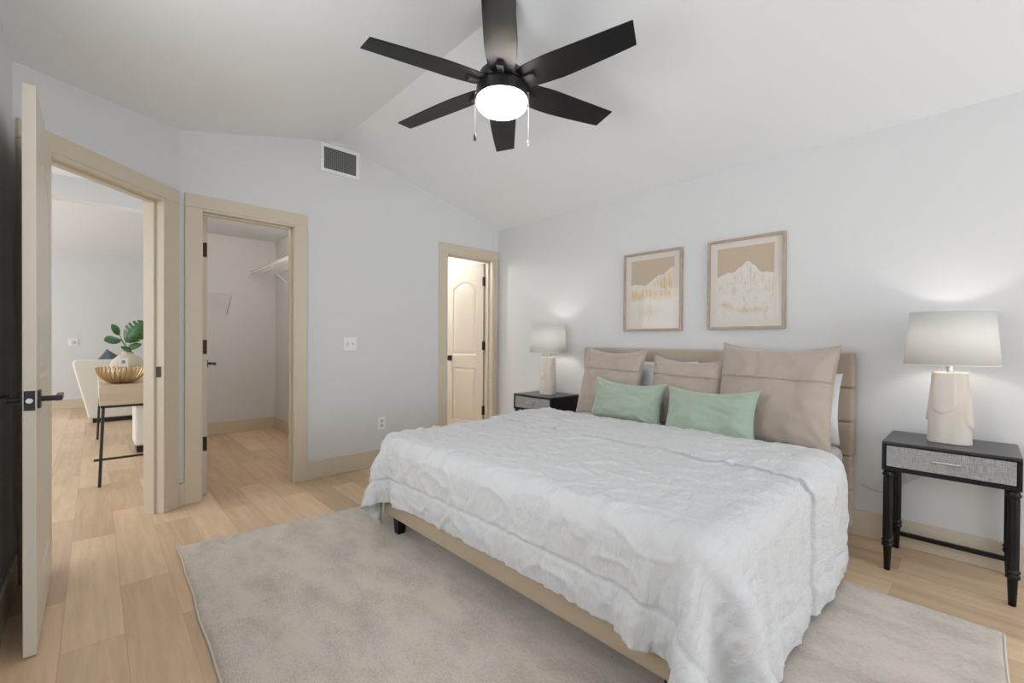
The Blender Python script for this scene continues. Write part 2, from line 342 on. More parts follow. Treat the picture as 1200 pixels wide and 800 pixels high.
struct('wall_hall_end', box(B(), 1.6, 1.72, -7.0, YL-T, 0, 2.5), 'wall')
struct('baseboard_living_far', box(B(), -6.5, -6.485, -7.0, 0, 0, .15), 'trim', bevel=.003)
# baseboards
BB = dict(bevel=.004)
struct('baseboard_back', box(B(), 0, .015, -2.08, -.802, 0, .152), 'trim', **BB)
struct('baseboard_headboard', box(B(), .015, XR, -.015, 0, 0, .152), 'trim', **BB)
struct('baseboard_left', box(B(), .75, XR, YL, YL+.015, 0, .152), 'trim', **BB)
bb = B(); box(bb, -.004, .019, 0, .015, 0, .152, EM); box(bb, 0, .015, -2.917, -2.886, 0, .152)
struct('baseboard_entry', bb, 'trim')

def casing_yz(name, y0, y1, w0, w1, ztop, wt):
    """casing around an opening y0..y1 in the x=0 wall; w0/w1 side widths"""
    b = B(); t = .018
    box(b, 0, t, y0-w0, y0, 0, ztop); box(b, 0, t, y1, y1+w1, 0, ztop); box(b, 0, t, y0-w0, y1+w1, ztop, ztop+wt)
    c = struct(name, b, 'trim', bevel=.004)
    j = B(); box(j, -T-.004, .012, y0-.004, y0+.006, 0, ztop); box(j, -T-.004, .012, y1-.008, y1+.004, 0, ztop); box(j, -T-.004, .012, y0, y1, ztop-.016, ztop+.004)
    box(j, -.085, -.045, y0+.004, y0+.013, 0, ztop-.01); box(j, -.085, -.045, y1-.022, y1-.006, 0, ztop-.01); box(j, -.085, -.045, y0, y1, ztop-.028, ztop-.012)
    link('jamb', j, 'trim', c, bevel=.002)
    return c
CW = .0915
casing_yz('trim_3', -2.789, -2.174, .098, .096, 2.063, CW)
casing_yz('trim_4', -.704, -.086, .098, .075, 2.063, CW)
b = B(); t = .018
box(b, .019, .127, 0, t, 0, 2.063, EM); box(b, .937, 1.0, 0, t, 0, 2.063, EM); box(b, .019, 1.0, 0, t, 2.063, 2.155, EM)
ec = struct('trim_5', b, 'trim', bevel=.004)
j = B()
box(j, .123, .145, -T-.004, .012, 0, 2.063, EM); box(j, .921, .941, -T-.004, .012, 0, 2.063, EM); box(j, .13, .94, -T-.004, .012, 2.045, 2.067, EM)
box(j, .141, .157, -.085, -.045, 0, 2.05, EM); box(j, .909, .925, -.085, -.045, 0, 2.05, EM); box(j, .141, .925, -.085, -.045, 2.031, 2.049, EM)
link('jamb', j, 'trim', ec, bevel=.002)
sp = B(); box(sp, .1445, .1475, -.038, -.008, .895, .965, EM); link('strike_plate', sp, 'bronze', ec)
sp = B(); box(sp, .019, .127, -T-.018, -T, 0, 2.063, EM); box(sp, .937, 1.03, -T-.018, -T, 0, 2.063, EM); link('hall_casing', sp, 'trim', ec)

# ------------------------------------------------------------------ doors
def panel_h(x, z, w, h):
    """recess depth on a two-panel arch-top door leaf, x 0..w, z 0..h"""
    st = .115 if w > .7 else .105
    best = 1e9
    for (z0, z1, arch) in ((.20, .83, 0), (.98, h-.19, .085)):
        cx = w/2; hw = w/2-st
        top = z1
        if arch:
            u = max(-1, min(1, (x-cx)/hw)); top = z1-arch*(1-math.cos(u*PI/2))*1.0
        d = max(abs(x-cx)-hw, z0-z, z-top)      # <0 inside
        best = min(best, d) if abs(d) > 0 else best
        if d < .02:
            # groove profile
            q = -d
            if q < 0: return 0
            if q < .016: return -.008*math.sin(q/.016*PI/2)
            if q < .045: return -.008+.0065*((q-.016)/.029)
            return -.0015
    return 0
def door_leaf(name, w, h, th, parent_mtx):
    """leaf in local coords: x 0 (hinge)..w, y 0..th, z .008..h"""
    bm = B(); nx = int(w/.008); nz = int(h/.0095)
    grids = []
    for side in (0, 1):
        g = []
        for i in range(nx+1):
            col = []
            for k in range(nz+1):
                x = w*i/nx; z = h*k/nz; d = panel_h(x, z, w, h)
                col.append(bm.verts.new((x, (0-d) if side == 0 else th+d, z+.008)))
            g.append(col)
        grids.append(g)
        for i in range(nx):
            for k in range(nz): bm.faces.new([g[i][k], g[i+1][k], g[i+1][k+1], g[i][k+1]])
    a, c = grids
    for i in range(nx):
        for k in (0, nz): bm.faces.new([a[i][k], a[i+1][k], c[i+1][k], c[i][k]])
    for k in range(nz):
        for i in (0, nx): bm.faces.new([a[i][k], a[i][k+1], c[i][k+1], c[i][k]])
    o = struct(name, bm, 'door'); o.matrix_world = parent_mtx
    return o
def lever(parent, x, z, yface, sgn, dirx, knob=False, mtl='black'):
    b = B()
    y0, y1 = sorted((yface, yface+sgn*.008))
    box(b, x-.032, x+.032, y0, y1, z-.032, z+.032)
    if knob:
        tube(b, [(x, yface, z), (x, yface+sgn*.03, z)], .010, 12)
        tube(b, [(x, yface+sgn*.028, z), (x, yface+sgn*.034, z), (x, yface+sgn*.05, z), (x, yface+sgn*.058, z)], [.016, .025, .025, .014], 16)
    else:
        tube(b, [(x, yface, z), (x, yface+sgn*.055, z)], .010, 12)
        ya, yb = sorted((yface+sgn*.045, yface+sgn*.063)); xa, xb = sorted((x-dirx*.012, x+dirx*.11))
        box(b, xa, xb, ya, yb, z-.010, z+.010)
    return link('handle', b, mtl, parent, bevel=.0015)
def hinges(parent, x, y, zs, mtl='bronze'):
    for z in zs:
        b = B(); tube(b, [(x, y, z-.05), (x, y, z+.05)], .008, 10); box(b, x-.003, x+.002, y-.02, y+.02, z-.048, z+.048)
        link('hinge', b, mtl, parent)
# entry door: swung right open against the left wall
mt = Matrix.Translation((1.462, -3.489, 0)) @ Matrix.Rotation(PI, 4, 'Z')   # local x runs from the free edge to the hinge, y towards the wall
d1 = door_leaf('door_1', .772, 2.03, .034, mt)
lever(d1, .062, .920, 0, -1, 1); lever(d1, .062, .920, .034, 1, 1)
b = B(); box(b, -.002, .001, .003, .031, .885, .955); link('latch_plate', b, 'black', d1)
b = B(); tube(b, [(-.001, .017, .920), (-.008, .017, .920)], .009, 14); link('latch_bolt', b, 'steelgrey', d1)
# closet door, opened into the closet
mt = Matrix.Translation((-.122, -2.738, 0)) @ Matrix.Rotation(PI-math.radians(8.6), 4, 'Z')
d2 = door_leaf('door_2', .60, 2.03, .034, mt)
lever(d2, .54, .945, 0, -1, -1)
for z in (1.80, 1.09, .38):
    b = B(); box(b, -.004, .001, .000, .036, z-.052, z+.052); tube(b, [(-.006, .036, z-.052), (-.006, .036, z+.052)], .007, 10); link('hinge', b, 'bronze', d2)
# bathroom door, opened into the bathroom
th3 = math.radians(82)
mt = Matrix.Translation((-.128, -.112, 0)) @ Matrix.Rotation(PI+math.radians(90)-th3, 4, 'Z')
d3 = door_leaf('door_3', .60, 2.03, .034, mt)
d3.data.transform(Matrix.Translation((0, -.034, 0)))
lever(d3, .54, .945, 0, 1, -1, knob=True)
for z in (1.83, 1.10, .36):
    b = B(); box(b, -.016, .003, -.040, .012, z-.05, z+.05); tube(b, [(-.008, .004, z-.047), (-.008, .004, z+.047)], .008, 10); link('hinge', b, 'bronze', d3)

# ------------------------------------------------------------------ rug
def build_rug():
    c = [Vector((.777, -3.01, 0)), Vector((3.86, -3.06, 0)), Vector((3.852, -.73, 0)), Vector((.995, -.70, 0))]
    bm = B(); nx, ny = 200, 150; G = []
    for i in range(nx+1):
        row = []
        for k in range(ny+1):
            u, v = i/nx, k/ny
            p = (c[0]*(1-u)+c[1]*u)*(1-v)+(c[3]*(1-u)+c[2]*u)*v
            e = min(u*3.05, (1-u)*3.05, v*2.3, (1-v)*2.3)
            p = p+Vector((.006*noise.noise(Vector((0, v*6, 1))), .012*noise.noise(Vector((u*9, 0, 5))), 0))
            z = .003+.012*min(1, (e/.012))**.5 + .0015*noise.noise(Vector((u*40, v*30, 0)))
            row.append(bm.verts.new((p.x, p.y, z)))
        G.append(row)
    for i in range(nx):
        for k in range(ny): bm.faces.new([G[i][k], G[i+1][k], G[i+1][k+1], G[i][k+1]])
    edge = [G[i][0] for i in range(nx)]+[G[nx][k] for k in range(ny)]+[G[i][ny] for i in range(nx, 0, -1)]+[G[0][k] for k in range(ny, 0, -1)]
    low = [bm.verts.new((v.co.x, v.co.y, .0005)) for v in edge]; n = len(edge)
    for i in range(n): bm.faces.new([edge[i], edge[(i+1) % n], low[(i+1) % n], low[i]])
    path = [v.co.copy()+Vector((0, 0, .002)) for v in edge]
    r = link('area_rug', bm, 'rug', smooth=True)
    tag(r, 'large mottled beige-grey area rug with pale bound edge, under the bed', 'rug')
    path = path[::2]; path.append(path[0]); t = B(); tube(t, path, .0042, 6)
    e = link('binding', t, 'rugedge', r, smooth=True); e['label'] = 'pale bound edge'
build_rug()

# ------------------------------------------------------------------ bed
BX0, BX1, BY = 1.30, 3.265, -2.08
bed = empty('bed', (2.28, -1.1, 0), 0, 'king size bed frame in beige upholstery with channel-tufted headboard against the wall', 'bed')
def rel(bm, par): bmesh.ops.translate(bm, verts=bm.verts, vec=-Vector(par.location)); return bm
hb = B(); zs = [.06, .285, .484, .684, .884, 1.099]
for z0, z1 in zip(zs, zs[1:]): box(hb, BX0, BX1, -.11, -.02, z0+.001, z1-.001)
link('headboard', rel(hb, bed), 'head', bed, bevel=.016, seg=4)
x0, x1 = 1.335, 3.235
link('foot_rail', rel(box(B(), x0, x1, BY, BY+.05, .115, .36), bed), 'rail', bed, bevel=.012, seg=3)
link('side_rail', rel(box(B(), x0, x0+.05, BY+.052, -.115, .115, .36), bed), 'rail', bed, bevel=.012, seg=3)
link('side_rail', rel(box(B(), x1-.05, x1, BY+.052, -.115, .115, .36), bed), 'rail', bed, bevel=.012, seg=3)
link('slat_base', rel(box(B(), x0+.052, x1-.052, BY+.052, -.115, .22, .27), bed), 'lightwood', bed)
for lx in (x0+.075, x1-.12):
    for ly in (BY+.02, -.20):
        b = B(); v = []
        for (s, z) in ((.045, .0145 if ly < -1 else .0015), (.06, .118)):
            v.append([b.verts.new((lx+.03+sx*s/2, ly+.03+sy*s/2, z)) for sx, sy in ((-1, -1), (1, -1), (1, 1), (-1, 1))])
        b.faces.new(v[0]); b.faces.new(v[1])
        for k in range(4): b.faces.new([v[0][k], v[0][(k+1) % 4], v[1][(k+1) % 4], v[1][k]])
        if ly > -1:
            for q in v[0]: q.co.z = .0145
        link('leg', rel(b, bed), 'blackwood', bed, bevel=.003)
mb = box(B(), x0+.055, x1-.005, BY+.055, -.125, .275, .545)
mt_ = link('mattress', mb, 'sheet', bevel=.05, seg=5, smooth=True); tag(mt_, 'thick mattress in a white fitted sheet on the bed frame', 'mattress')

# cloth simulation of the duvet (position based, small)
def build_duvet():
    X0, X1, Y0, Y1 = .97, 3.765, -2.36, -.60
    nx, ny = 92, 62
    xs = np.linspace(X0, X1, nx); ys = np.linspace(Y0, Y1, ny)
    P = np.zeros((nx, ny, 3)); P[..., 0] = xs[:, None]; P[..., 1] = ys[None, :]
    rng = np.random.RandomState(4)
    P[..., 2] = .63 + .01*rng.rand(nx, ny)
    dx = (X1-X0)/(nx-1); dy = (Y1-Y0)/(ny-1)
    V = np.zeros_like(P); inv = np.ones((nx, ny))
    bx0, bx1, by0, by1, bz = 1.315, 3.29, -2.09, .5, .566
    rad = .07
    def collide(P, Q):
        # rounded box: inner box shrunk by rad, distance field
        c0 = np.array([bx0+rad, by0+rad, -1]); c1 = np.array([bx1-rad, by1-rad, bz-rad])
        c = np.clip(P, c0, c1); d = P-c; L = np.linalg.norm(d, axis=-1)
        inside = L < rad+.026
        # fully inside the inner box -> push up
        deep = L < 1e-6
        d[deep] = (0, 0, 1); Ls = np.where(deep, 1, L)
        N = c+d/Ls[..., None]*(rad+.026)
        P[inside] = P[inside] + (N-P)[inside]
        # friction
        mv = (P-Q); P[inside] -= mv[inside]*np.array([.6, .6, 0])
        fl = P[..., 2] < .03
        P[fl, 2] = .03; P[fl, :2] -= (P-Q)[fl, :2]*.7
        return P
    def con(P, A, Bi, rest, k):
        a = P[A]; b = P[Bi]; d = b-a; L = np.linalg.norm(d, axis=-1, keepdims=True)+1e-9
        cor = d*((L-rest)/L)*.5*k
        P[A] = a+cor; P[Bi] = b-cor
    sl = np.s_
    cons = []
    for s in (0, 1):
        n = (nx-s)//2*2; cons.append((sl[s:s+n:2, :], sl[s+1:s+n:2, :], dx, 1.))
        n = (ny-s)//2*2; cons.append((sl[:, s:s+n:2], sl[:, s+1:s+n:2], dy, 1.))
    dg = math.hypot(dx, dy)
    for s in (0, 1):
        n = (nx-s)//2*2
        cons.append((sl[s:s+n:2, :-1], sl[s+1:s+n:2, 1:], dg, .35)); cons.append((sl[s:s+n:2, 1:], sl[s+1:s+n:2, :-1], dg, .35))
    for s in (0, 1, 2, 3):
        m_ = (nx-s)//4*4
        if m_: cons.append((sl[s:s+m_:4, :], sl[s+2:s+m_:4, :], 2*dx, .22))
        m_ = (ny-s)//4*4
        if m_: cons.append((sl[:, s:s+m_:4], sl[:, s+2:s+m_:4], 2*dy, .22))
    dt = .02
    for it in range(460):
        Q = P.copy()
        V[..., 2] -= 2.2*dt; V *= .97 if it < 380 else .85
        sp = np.linalg.norm(V, axis=-1, keepdims=True); V *= np.minimum(1, 1.2/(sp+1e-9))
        P = P+V*dt
        for k in range(9):
            for c in cons: con(P, *c)
        P = collide(P, Q)
        V = (P-Q)/dt
    return P, nx, ny, X0, X1, Y0, Y1
def upsample(P, k):
    def up(a):
        n = a.shape[0]; x = np.linspace(0, n-1, (n-1)*k+1); i = np.clip(x.astype(int), 0, n-2); t = (x-i)[:, None, None]
        p0 = a[np.clip(i-1, 0, n-1)]; p1 = a[i]; p2 = a[i+1]; p3 = a[np.clip(i+2, 0, n-1)]
        return .5*(2*p1+(-p0+p2)*t+(2*p0-5*p1+4*p2-p3)*t*t+(-p0+3*p1-3*p2+p3)*t**3)
    P = up(P); P = up(P.transpose(1, 0, 2)).transpose(1, 0, 2); return P
def make_duvet():
    P, nx, ny, X0, X1, Y0, Y1 = build_duvet()
    P = upsample(P, 4); n, mm = P.shape[:2]
    gx = np.gradient(P, axis=0); gy = np.gradient(P, axis=1); N = np.cross(gx, gy); N /= np.linalg.norm(N, axis=-1, keepdims=True)+1e-9
    u = np.linspace(0, X1-X0, n)[:, None]*np.ones((1, mm)); v = np.linspace(0, Y1-Y0, mm)[None, :]*np.ones((n, 1))
    W, H = X1-X0, Y1-Y0
    e = np.minimum(np.minimum(u, W-u), v); eh = H-v            # distance to the sides and foot / to the head edge
    e2 = np.minimum(e, eh)
    disp = np.zeros((n, mm))
    # stitched border: a groove inside the edge, puffy outside of it
    def groove(d, at, wd, dep): return -dep*np.exp(-((d-at)/wd)**2)
    disp += groove(e, .13, .007, .010) + .009*np.exp(-((e-.065)/.05)**2)
    at = .57+.012*np.sin(u*7)+.008*np.sin(u*17+1)
    disp += groove(eh-at, .012, .007, .010)+.013/(1+np.exp(np.clip((eh-at)/.0025, -30, 30)))+groove(eh, .03, .008, .008) + .016*np.exp(-((eh-.30)/.2)**2)
    for i in range(n):
        for k in range(mm):
            a, b = u[i, k], v[i, k]; x, y, z = P[i, k]
            onTop = 1 if z > .52 else max(0, 1-(.52-z)/.1)
            q = noise.noise(Vector((a*13+2*noise.noise(Vector((a*3, b*3, 1))), b*9, 3)))*.0055 + noise.noise(Vector((a*30+2*noise.noise(Vector((a*5, b*5, 1))), b*22, 8)))*.0032
            q += noise.noise(Vector((a*70, b*55, 8)))*.0014
            cr = noise.noise(Vector((a*5+b*3, b*7-a*2, 21))); q += .013*max(0, .16-abs(cr))/.16*max(0, .5+noise.noise(Vector((a*1.6, b*1.6, 4))))
            # hanging folds run down the drop
            side = a if (abs(b) < 2 and (b < .5 or False)) else b
            if b < .55: q += (1-onTop)*(.013*noise.noise(Vector((a*15, b*1.5, 11)))+.010*noise.noise(Vector((a*38, b*2.5, 12))))*min(1, .35+abs(e[i, k]-.13)*6)
            if a > W-.62 or a < .62: q += (1-onTop)*(.018*noise.noise(Vector((a*1.5, b*9, 15)))+.007*noise.noise(Vector((a*2, b*30, 16)))*.5)
            if e2[i, k] < .15: q += .004*noise.noise(Vector((a*22, b*22, 31)))
            disp[i, k] += q
    Pn = P+N*disp[..., None]
    Ty = gy/(np.linalg.norm(gy, axis=-1, keepdims=True)+1e-9)      # the turned edge of the head band laps over the field
    side_ = np.clip((np.minimum(u, W-u)-.40)/.12, .25, 1)
    Pn -= Ty*(.020*side_*(eh < at)*np.exp(-((at-eh)/.02)**2))[..., None]
    Pn[..., 2] = np.maximum(Pn[..., 2], .045)
    me = bpy.data.meshes.new('duvet')
    idx = np.arange(n*mm).reshape(n, mm)
    faces = np.stack([idx[:-1, :-1], idx[1:, :-1], idx[1:, 1:], idx[:-1, 1:]], -1).reshape(-1, 4)
    me.from_pydata(Pn.reshape(-1, 3).tolist(), [], faces.tolist())
    uvl = me.uv_layers.new(name='UVMap'); li = np.zeros(len(me.loops), dtype=np.int32); me.loops.foreach_get('vertex_index', li)
    uvs = np.stack([u.reshape(-1)[li], v.reshape(-1)[li]], -1).astype(np.float32); uvl.data.foreach_set('uv', uvs.reshape(-1))
    me.polygons.foreach_set('use_smooth', [True]*len(me.polygons)); me.materials.append(M['duvet'])
    o = bpy.data.objects.new('duvet', me); COL.objects.link(o)
    s = o.modifiers.new('solid', 'SOLIDIFY'); s.thickness = .014; s.offset = -1
    tag(o, 'crinkled white duvet draped over the bed, hanging down at foot and side', 'duvet')
    return o
make_duvet()

# ------------------------------------------------------------------ pillows
def pillow_pt(u, v, w, h, t, side, ear=.06, seed=0, sag=0.):
    """u,v in -1..1"""
    r = (1-abs(u)**2.6)*(1-abs(v)**2.6)
    th = t/2*max(0, r)**.55
    x = u*w/2*(1-ear*(1-v*v)**1*.9*abs(u)**3); z = v*h/2*(1-ear*1.2*(1-u*u)*abs(v)**3)
    if v > 0: z -= sag*(1-u*u)*v
    a = noise.noise(Vector((u*2.2+seed, v*2.2, side*3+seed)))*.018*min(1, r*3)
    a += noise.noise(Vector((u*6+seed*2, v*5, side*5)))*.006*min(1, r*3)
    # pull wrinkles at the corners
    cn = (abs(u)*abs(v))**2; a += .010*cn*math.sin(14*math.atan2(1.05-abs(v), 1.05-abs(u)))*min(1, r*4)
    return Vector((x, side*(th+a), z))
def pillow(name, w, h, t, mtl, loc, lean, yaw, roll, label, cat='pillow', seam=None, seed=0, sag=0., group=None, flip=None, ear=.06):
    bm = B(); n = 56; G = []
    for side in (-1, 1):
        g = [[bm.verts.new(pillow_pt(-1+2*i/n, -1+2*k/n, w, h, t, side, ear, seed, sag)) for k in range(n+1)] for i in range(n+1)]
        for i in range(n):
            for k in range(n): bm.faces.new([g[i][k], g[i+1][k], g[i+1][k+1], g[i][k+1]])
    bmesh.ops.remove_doubles(bm, verts=bm.verts, dist=.0006)
    root = empty(name, loc, 0, label, cat, group)
    root.rotation_euler = (Matrix.Rotation(yaw, 4, 'Z') @ Matrix.Rotation(-lean, 4, 'X') @ Matrix.Rotation(roll, 4, 'Y')).to_euler()
    link('cover', bm, mtl, root, smooth=True)
    if seam is not None:
        # buttoned flap overlapping the front, its lower edge is the seam line
        fb = B(); n = 60; m_ = 14; g = []
        for i in range(n+1):
            row = []
            for k in range(m_+1):
                u = -.985+1.97*i/n; v = seam+(.93-seam)*k/m_
                v2 = v+.012*noise.noise(Vector((u*3, seed, 0)))*(1 if k < 4 else .2)
                p = pillow_pt(u, v2, w, h, t, -1, ear, seed, sag); lift = .0065*min(1, (m_-k)/5)*min(1, (1-abs(u))*14)
                row.append(fb.verts.new(p+Vector((0, -lift-.0005, 0))))
            g.append(row)
        for i in range(n):
            for k in range(m_): fb.faces.new([g[i][k], g[i+1][k], g[i+1][k+1], g[i][k+1]])
        link('flap', fb, mtl, root, smooth=True, solid=.0055)
        for ub in (-.55, -.18, .18, .55):
            p = pillow_pt(ub, seam+.035, w, h, t, -1, ear, seed, sag)
            c = B(); tube(c, [p+Vector((0, -.004, 0)), p+Vector((0, -.0115, 0))], .008, 12); link('button', c, mtl, root)
    return root
L20 = math.radians(17)
# white sleeping pillows behind the shams
pillow('pillow', .70, .42, .13, 'sheet', (2.875, -.175, .762), math.radians(7), 0, 0, 'white sleeping pillow standing behind the large sham at the right', seed=5)
pillow('pillow', .70, .46, .13, 'sheet', (2.02, -.175, .782), math.radians(7), 0, 0, 'white sleeping pillow standing behind the two left shams', seed=6)
pillow('euro_sham', .655, .62, .17, 'sham', (2.91, -.355, .848), math.radians(15), math.radians(-2), math.radians(1), 'largest taupe sham, at the right end of the headboard', seam=.24, seed=1, ear=.07, sag=.02)
pillow('euro_sham', .52, .51, .15, 'sham', (2.36, -.35, .802), math.radians(14), math.radians(3), math.radians(2.5), 'taupe velvet sham in the middle, between the two outer shams', seam=.42, seed=2, ear=.08, sag=.02)
pillow('euro_sham', .60, .565, .16, 'sham', (1.755, -.36, .828), math.radians(14), math.radians(-5), math.radians(1), 'taupe velvet sham leaning at the left end of the headboard', seam=.34, seed=3, ear=.08, sag=.02)
pillow('lumbar_pillow', .58, .31, .14, 'green', (2.03, -.555, .725), math.radians(14), math.radians(1), math.radians(2), 'pale green lumbar pillow in front of the left sham, left of the two green ones', seed=8, sag=.02, ear=.10)
pillow('lumbar_pillow', .57, .32, .14, 'green', (2.635, -.60, .715), math.radians(16), math.radians(-2), math.radians(-1), 'pale green lumbar pillow in front of the large right sham', seed=9, sag=.02, ear=.10)

# ------------------------------------------------------------------ nightstands
def turned_leg(bm, x, y, top, r=.0185):
    n = 48; ftop = .49
    prof = [(.0125, 0.001), (.0165, .105), (.0165, .118), (.0225, .122), (.0235, .129), (.0225, .136), (.018, .140), (.0235, .147), (.0235, .155), (.018, .160), ('f', .166), ('f', .47), (.018, .476), (.024, .482), (.024, .490), (.019, .496), (.019, top)]
    rings = []
    for r_, z in prof:
        ring = []
        for k in range(n):
            a = 2*PI*k/n
            q = (.0205-.0042*(.5+.5*math.cos(a*8))) if r_ == 'f' else r_
            ring.append(bm.verts.new((x+q*math.cos(a), y+q*math.sin(a), z)))
        rings.append(ring)
    for a, b in zip(rings, rings[1:]):
        for k in range(n): bm.faces.new([a[k], a[(k+1) % n], b[(k+1) % n], b[k]])
    bm.faces.new(rings[0][::-1]); bm.faces.new(rings[-1])
def make_nightstand(x0, x1, label):
    y0, y1 = -.43, -.03
    r = empty('nightstand', ((x0+x1)/2, (y0+y1)/2, 0), 0, label, 'nightstand')
    link('top', rel(box(B(), x0, x1, y0, y1, .643, .655), r), 'darktop', r, bevel=.002)
    b = B(); t = .014
    box(b, x0, x0+t, y0+.002, y1, .525, .643); box(b, x1-t, x1, y0+.002, y1, .525, .643); box(b, x0+t, x1-t, y1-t, y1, .525, .643); box(b, x0, x1, y0+.002, y1, .508, .527)
    box(b, x0+t, x1-t, y0+.002, y0+.016, .636, .643)
    link('case', rel(b, r), 'blackwood', r, bevel=.0015)
    d = link('drawer', rel(box(B(), x0+t+.003, x1-t-.003, y0+.004, y1-t-.01, .530, .634), r), 'linen', r, bevel=.002); d['label'] = 'drawer with grey woven front'
    h = B(); xc = (x0+x1)/2
    tube(h, [(xc-.048, y0-.022, .588), (xc+.048, y0-.022, .588)], .0042, 10)
    for s in (-.036, .036): tube(h, [(xc+s, y0+.005, .588), (xc+s, y0-.022, .588)], .004, 8)
    link('handle', rel(h, r), 'chrome', d); bpy.data.objects[h_name()]['label'] = 'satin metal bar handle'
    for lx in (x0+.024, x1-.024):
        for ly in (y0+.024, y1-.024):
            b = B(); turned_leg(b, lx, ly, .508); link('leg', rel(b, r), 'blackwood', r, smooth=True, bevel=0)
    link('stretcher', rel(box(B(), x0+.038, x1-.038, y1-.034, y1-.014, .075, .097), r), 'blackwood', r, bevel=.002)
    for lx in (x0+.024, x1-.024):
        pass
    return r
def h_name(): return [o.name for o in COL.objects if o.name.startswith('handle')][-1]
nsr = make_nightstand(3.437, 3.907, 'black nightstand with turned legs at the right of the bed, its grey drawer fully visible')
nsl = copy_tree(nsr); nsl.location = (.957, -.23, 0); nsl['label'] = 'black nightstand half hidden behind the left side of the bed, near the bathroom door'

# ------------------------------------------------------------------ lamps
def make_lamp(cx, cy, label):
    z = .656
    r = empty('table_lamp', (cx, cy, z), 0, label, 'lamp', None)
    n = 96; bm = B(); rings = []; H = .350
    nz = 70
    for k in range(nz+1):
        t = k/nz; ring = []
        for i in range(n):
            a = 2*PI*i/n
            rr = .085-.016*t
            q = 1/((abs(math.cos(a))**2.6+abs(math.sin(a))**2.6)**(1/2.6))
            rad = rr*q*.97
            # draped carved tongues: the upper skin steps out and ends in scallops
            for (ac, zc, wd) in ((-PI*.60, .42, .62), (-PI*.10, .22, .55), (PI*.55, .38, .62), (PI*1.02, .30, .5)):
                da = (a-ac+PI) % (2*PI)-PI
                if abs(da) < wd:
                    low = zc-.0+ .16*(1-math.sqrt(max(0, 1-(da/wd)**2)))*1.1
                    if t > low: rad += .009*min(1, (t-low)/.012)*max(0, 1-(t-low)/.55)*min(1, (wd-abs(da))/.1+.35)
            edge = min(1, (1-t)/.02); rad *= .97+.03*edge
            ring.append(bm.verts.new((rad*math.cos(a), rad*.78*math.sin(a), t*H)))
        rings.append(ring)
    for a, b in zip(rings, rings[1:]):
        for k in range(n): bm.faces.new([a[k], a[(k+1) % n], b[(k+1) % n], b[k]])
    bm.faces.new(rings[0][::-1]); bm.faces.new(rings[-1])
    link('base', bm, 'ceramic', r, smooth=False, bevel=0)
    me = r.children[0].data; me.polygons.foreach_set('use_smooth', [len(p.vertices) == 4 for p in me.polygons])
    link('neck', lathe(B(), [(.012, H), (.012, H+.055)], n=20), 'chrome', r, smooth=False)
    sb, st, rb, rt = H+.038, H+.302, .176, .153
    s = B(); lathe(s, [(rb, sb), (rt, st)], n=72, cap=False)
    link('lamp_shade', s, 'shade', r, smooth=True, solid=.0012)
    rim = B()
    for rr, zz, bb_ in ((rb, sb, B()), (rt, st, rim)):
        pts = [(rr*math.cos(2*PI*k/72), rr*math.sin(2*PI*k/72), zz) for k in range(73)]; tube(bb_, pts, .0022, 6)
        if bb_ is not rim: link('shade_rim', bb_, 'white', r)
    for k in range(3):
        a = 2*PI*k/3+.3; tube(rim, [(.01*math.cos(a), .01*math.sin(a), st-.02), (rt*math.cos(a), rt*math.sin(a), st-.004)], .0015, 6)
    link('shade_rim', rim, 'white', r)
    bl = B(); lathe(bl, [(.012, H+.055), (.014, H+.075), (.028, H+.11), (.030, H+.13), (.022, H+.152), (.003, H+.160)], n=24)
    link('bulb', bl, bulbm, r, smooth=True)
    pl = point('lamp_light', (cx, cy, z+H+.15), LAMP_POWER, (1, .93, .84), .035)
    return r
bulbm = mat('lit_bulb', (1, .95, .9), .4, emis=(1, .9, .78), estr=6)
lr = make_lamp(3.672, -.225, 'lit table lamp with white drum shade and carved pale base on the right nightstand')
c = B(); tube(c, spline([(3.66, -.155, .664), (3.665, -.06, .663), (3.66, -.022, .62), (3.62, -.016, .50), (3.56, -.016, .42), (3.47, -.018, .345), (3.43, -.016, .30), (3.36, -.016, .29), (3.30, -.016, .315)], 8), .0028, 8)
bmesh.ops.translate(c, verts=c.verts, vec=-Vector(lr.location)); link('power_cord', c, 'cord', lr, smooth=True)
ll = make_lamp(.985, -.235, 'lit table lamp with white drum shade on the left nightstand, beside the bathroom door corner')

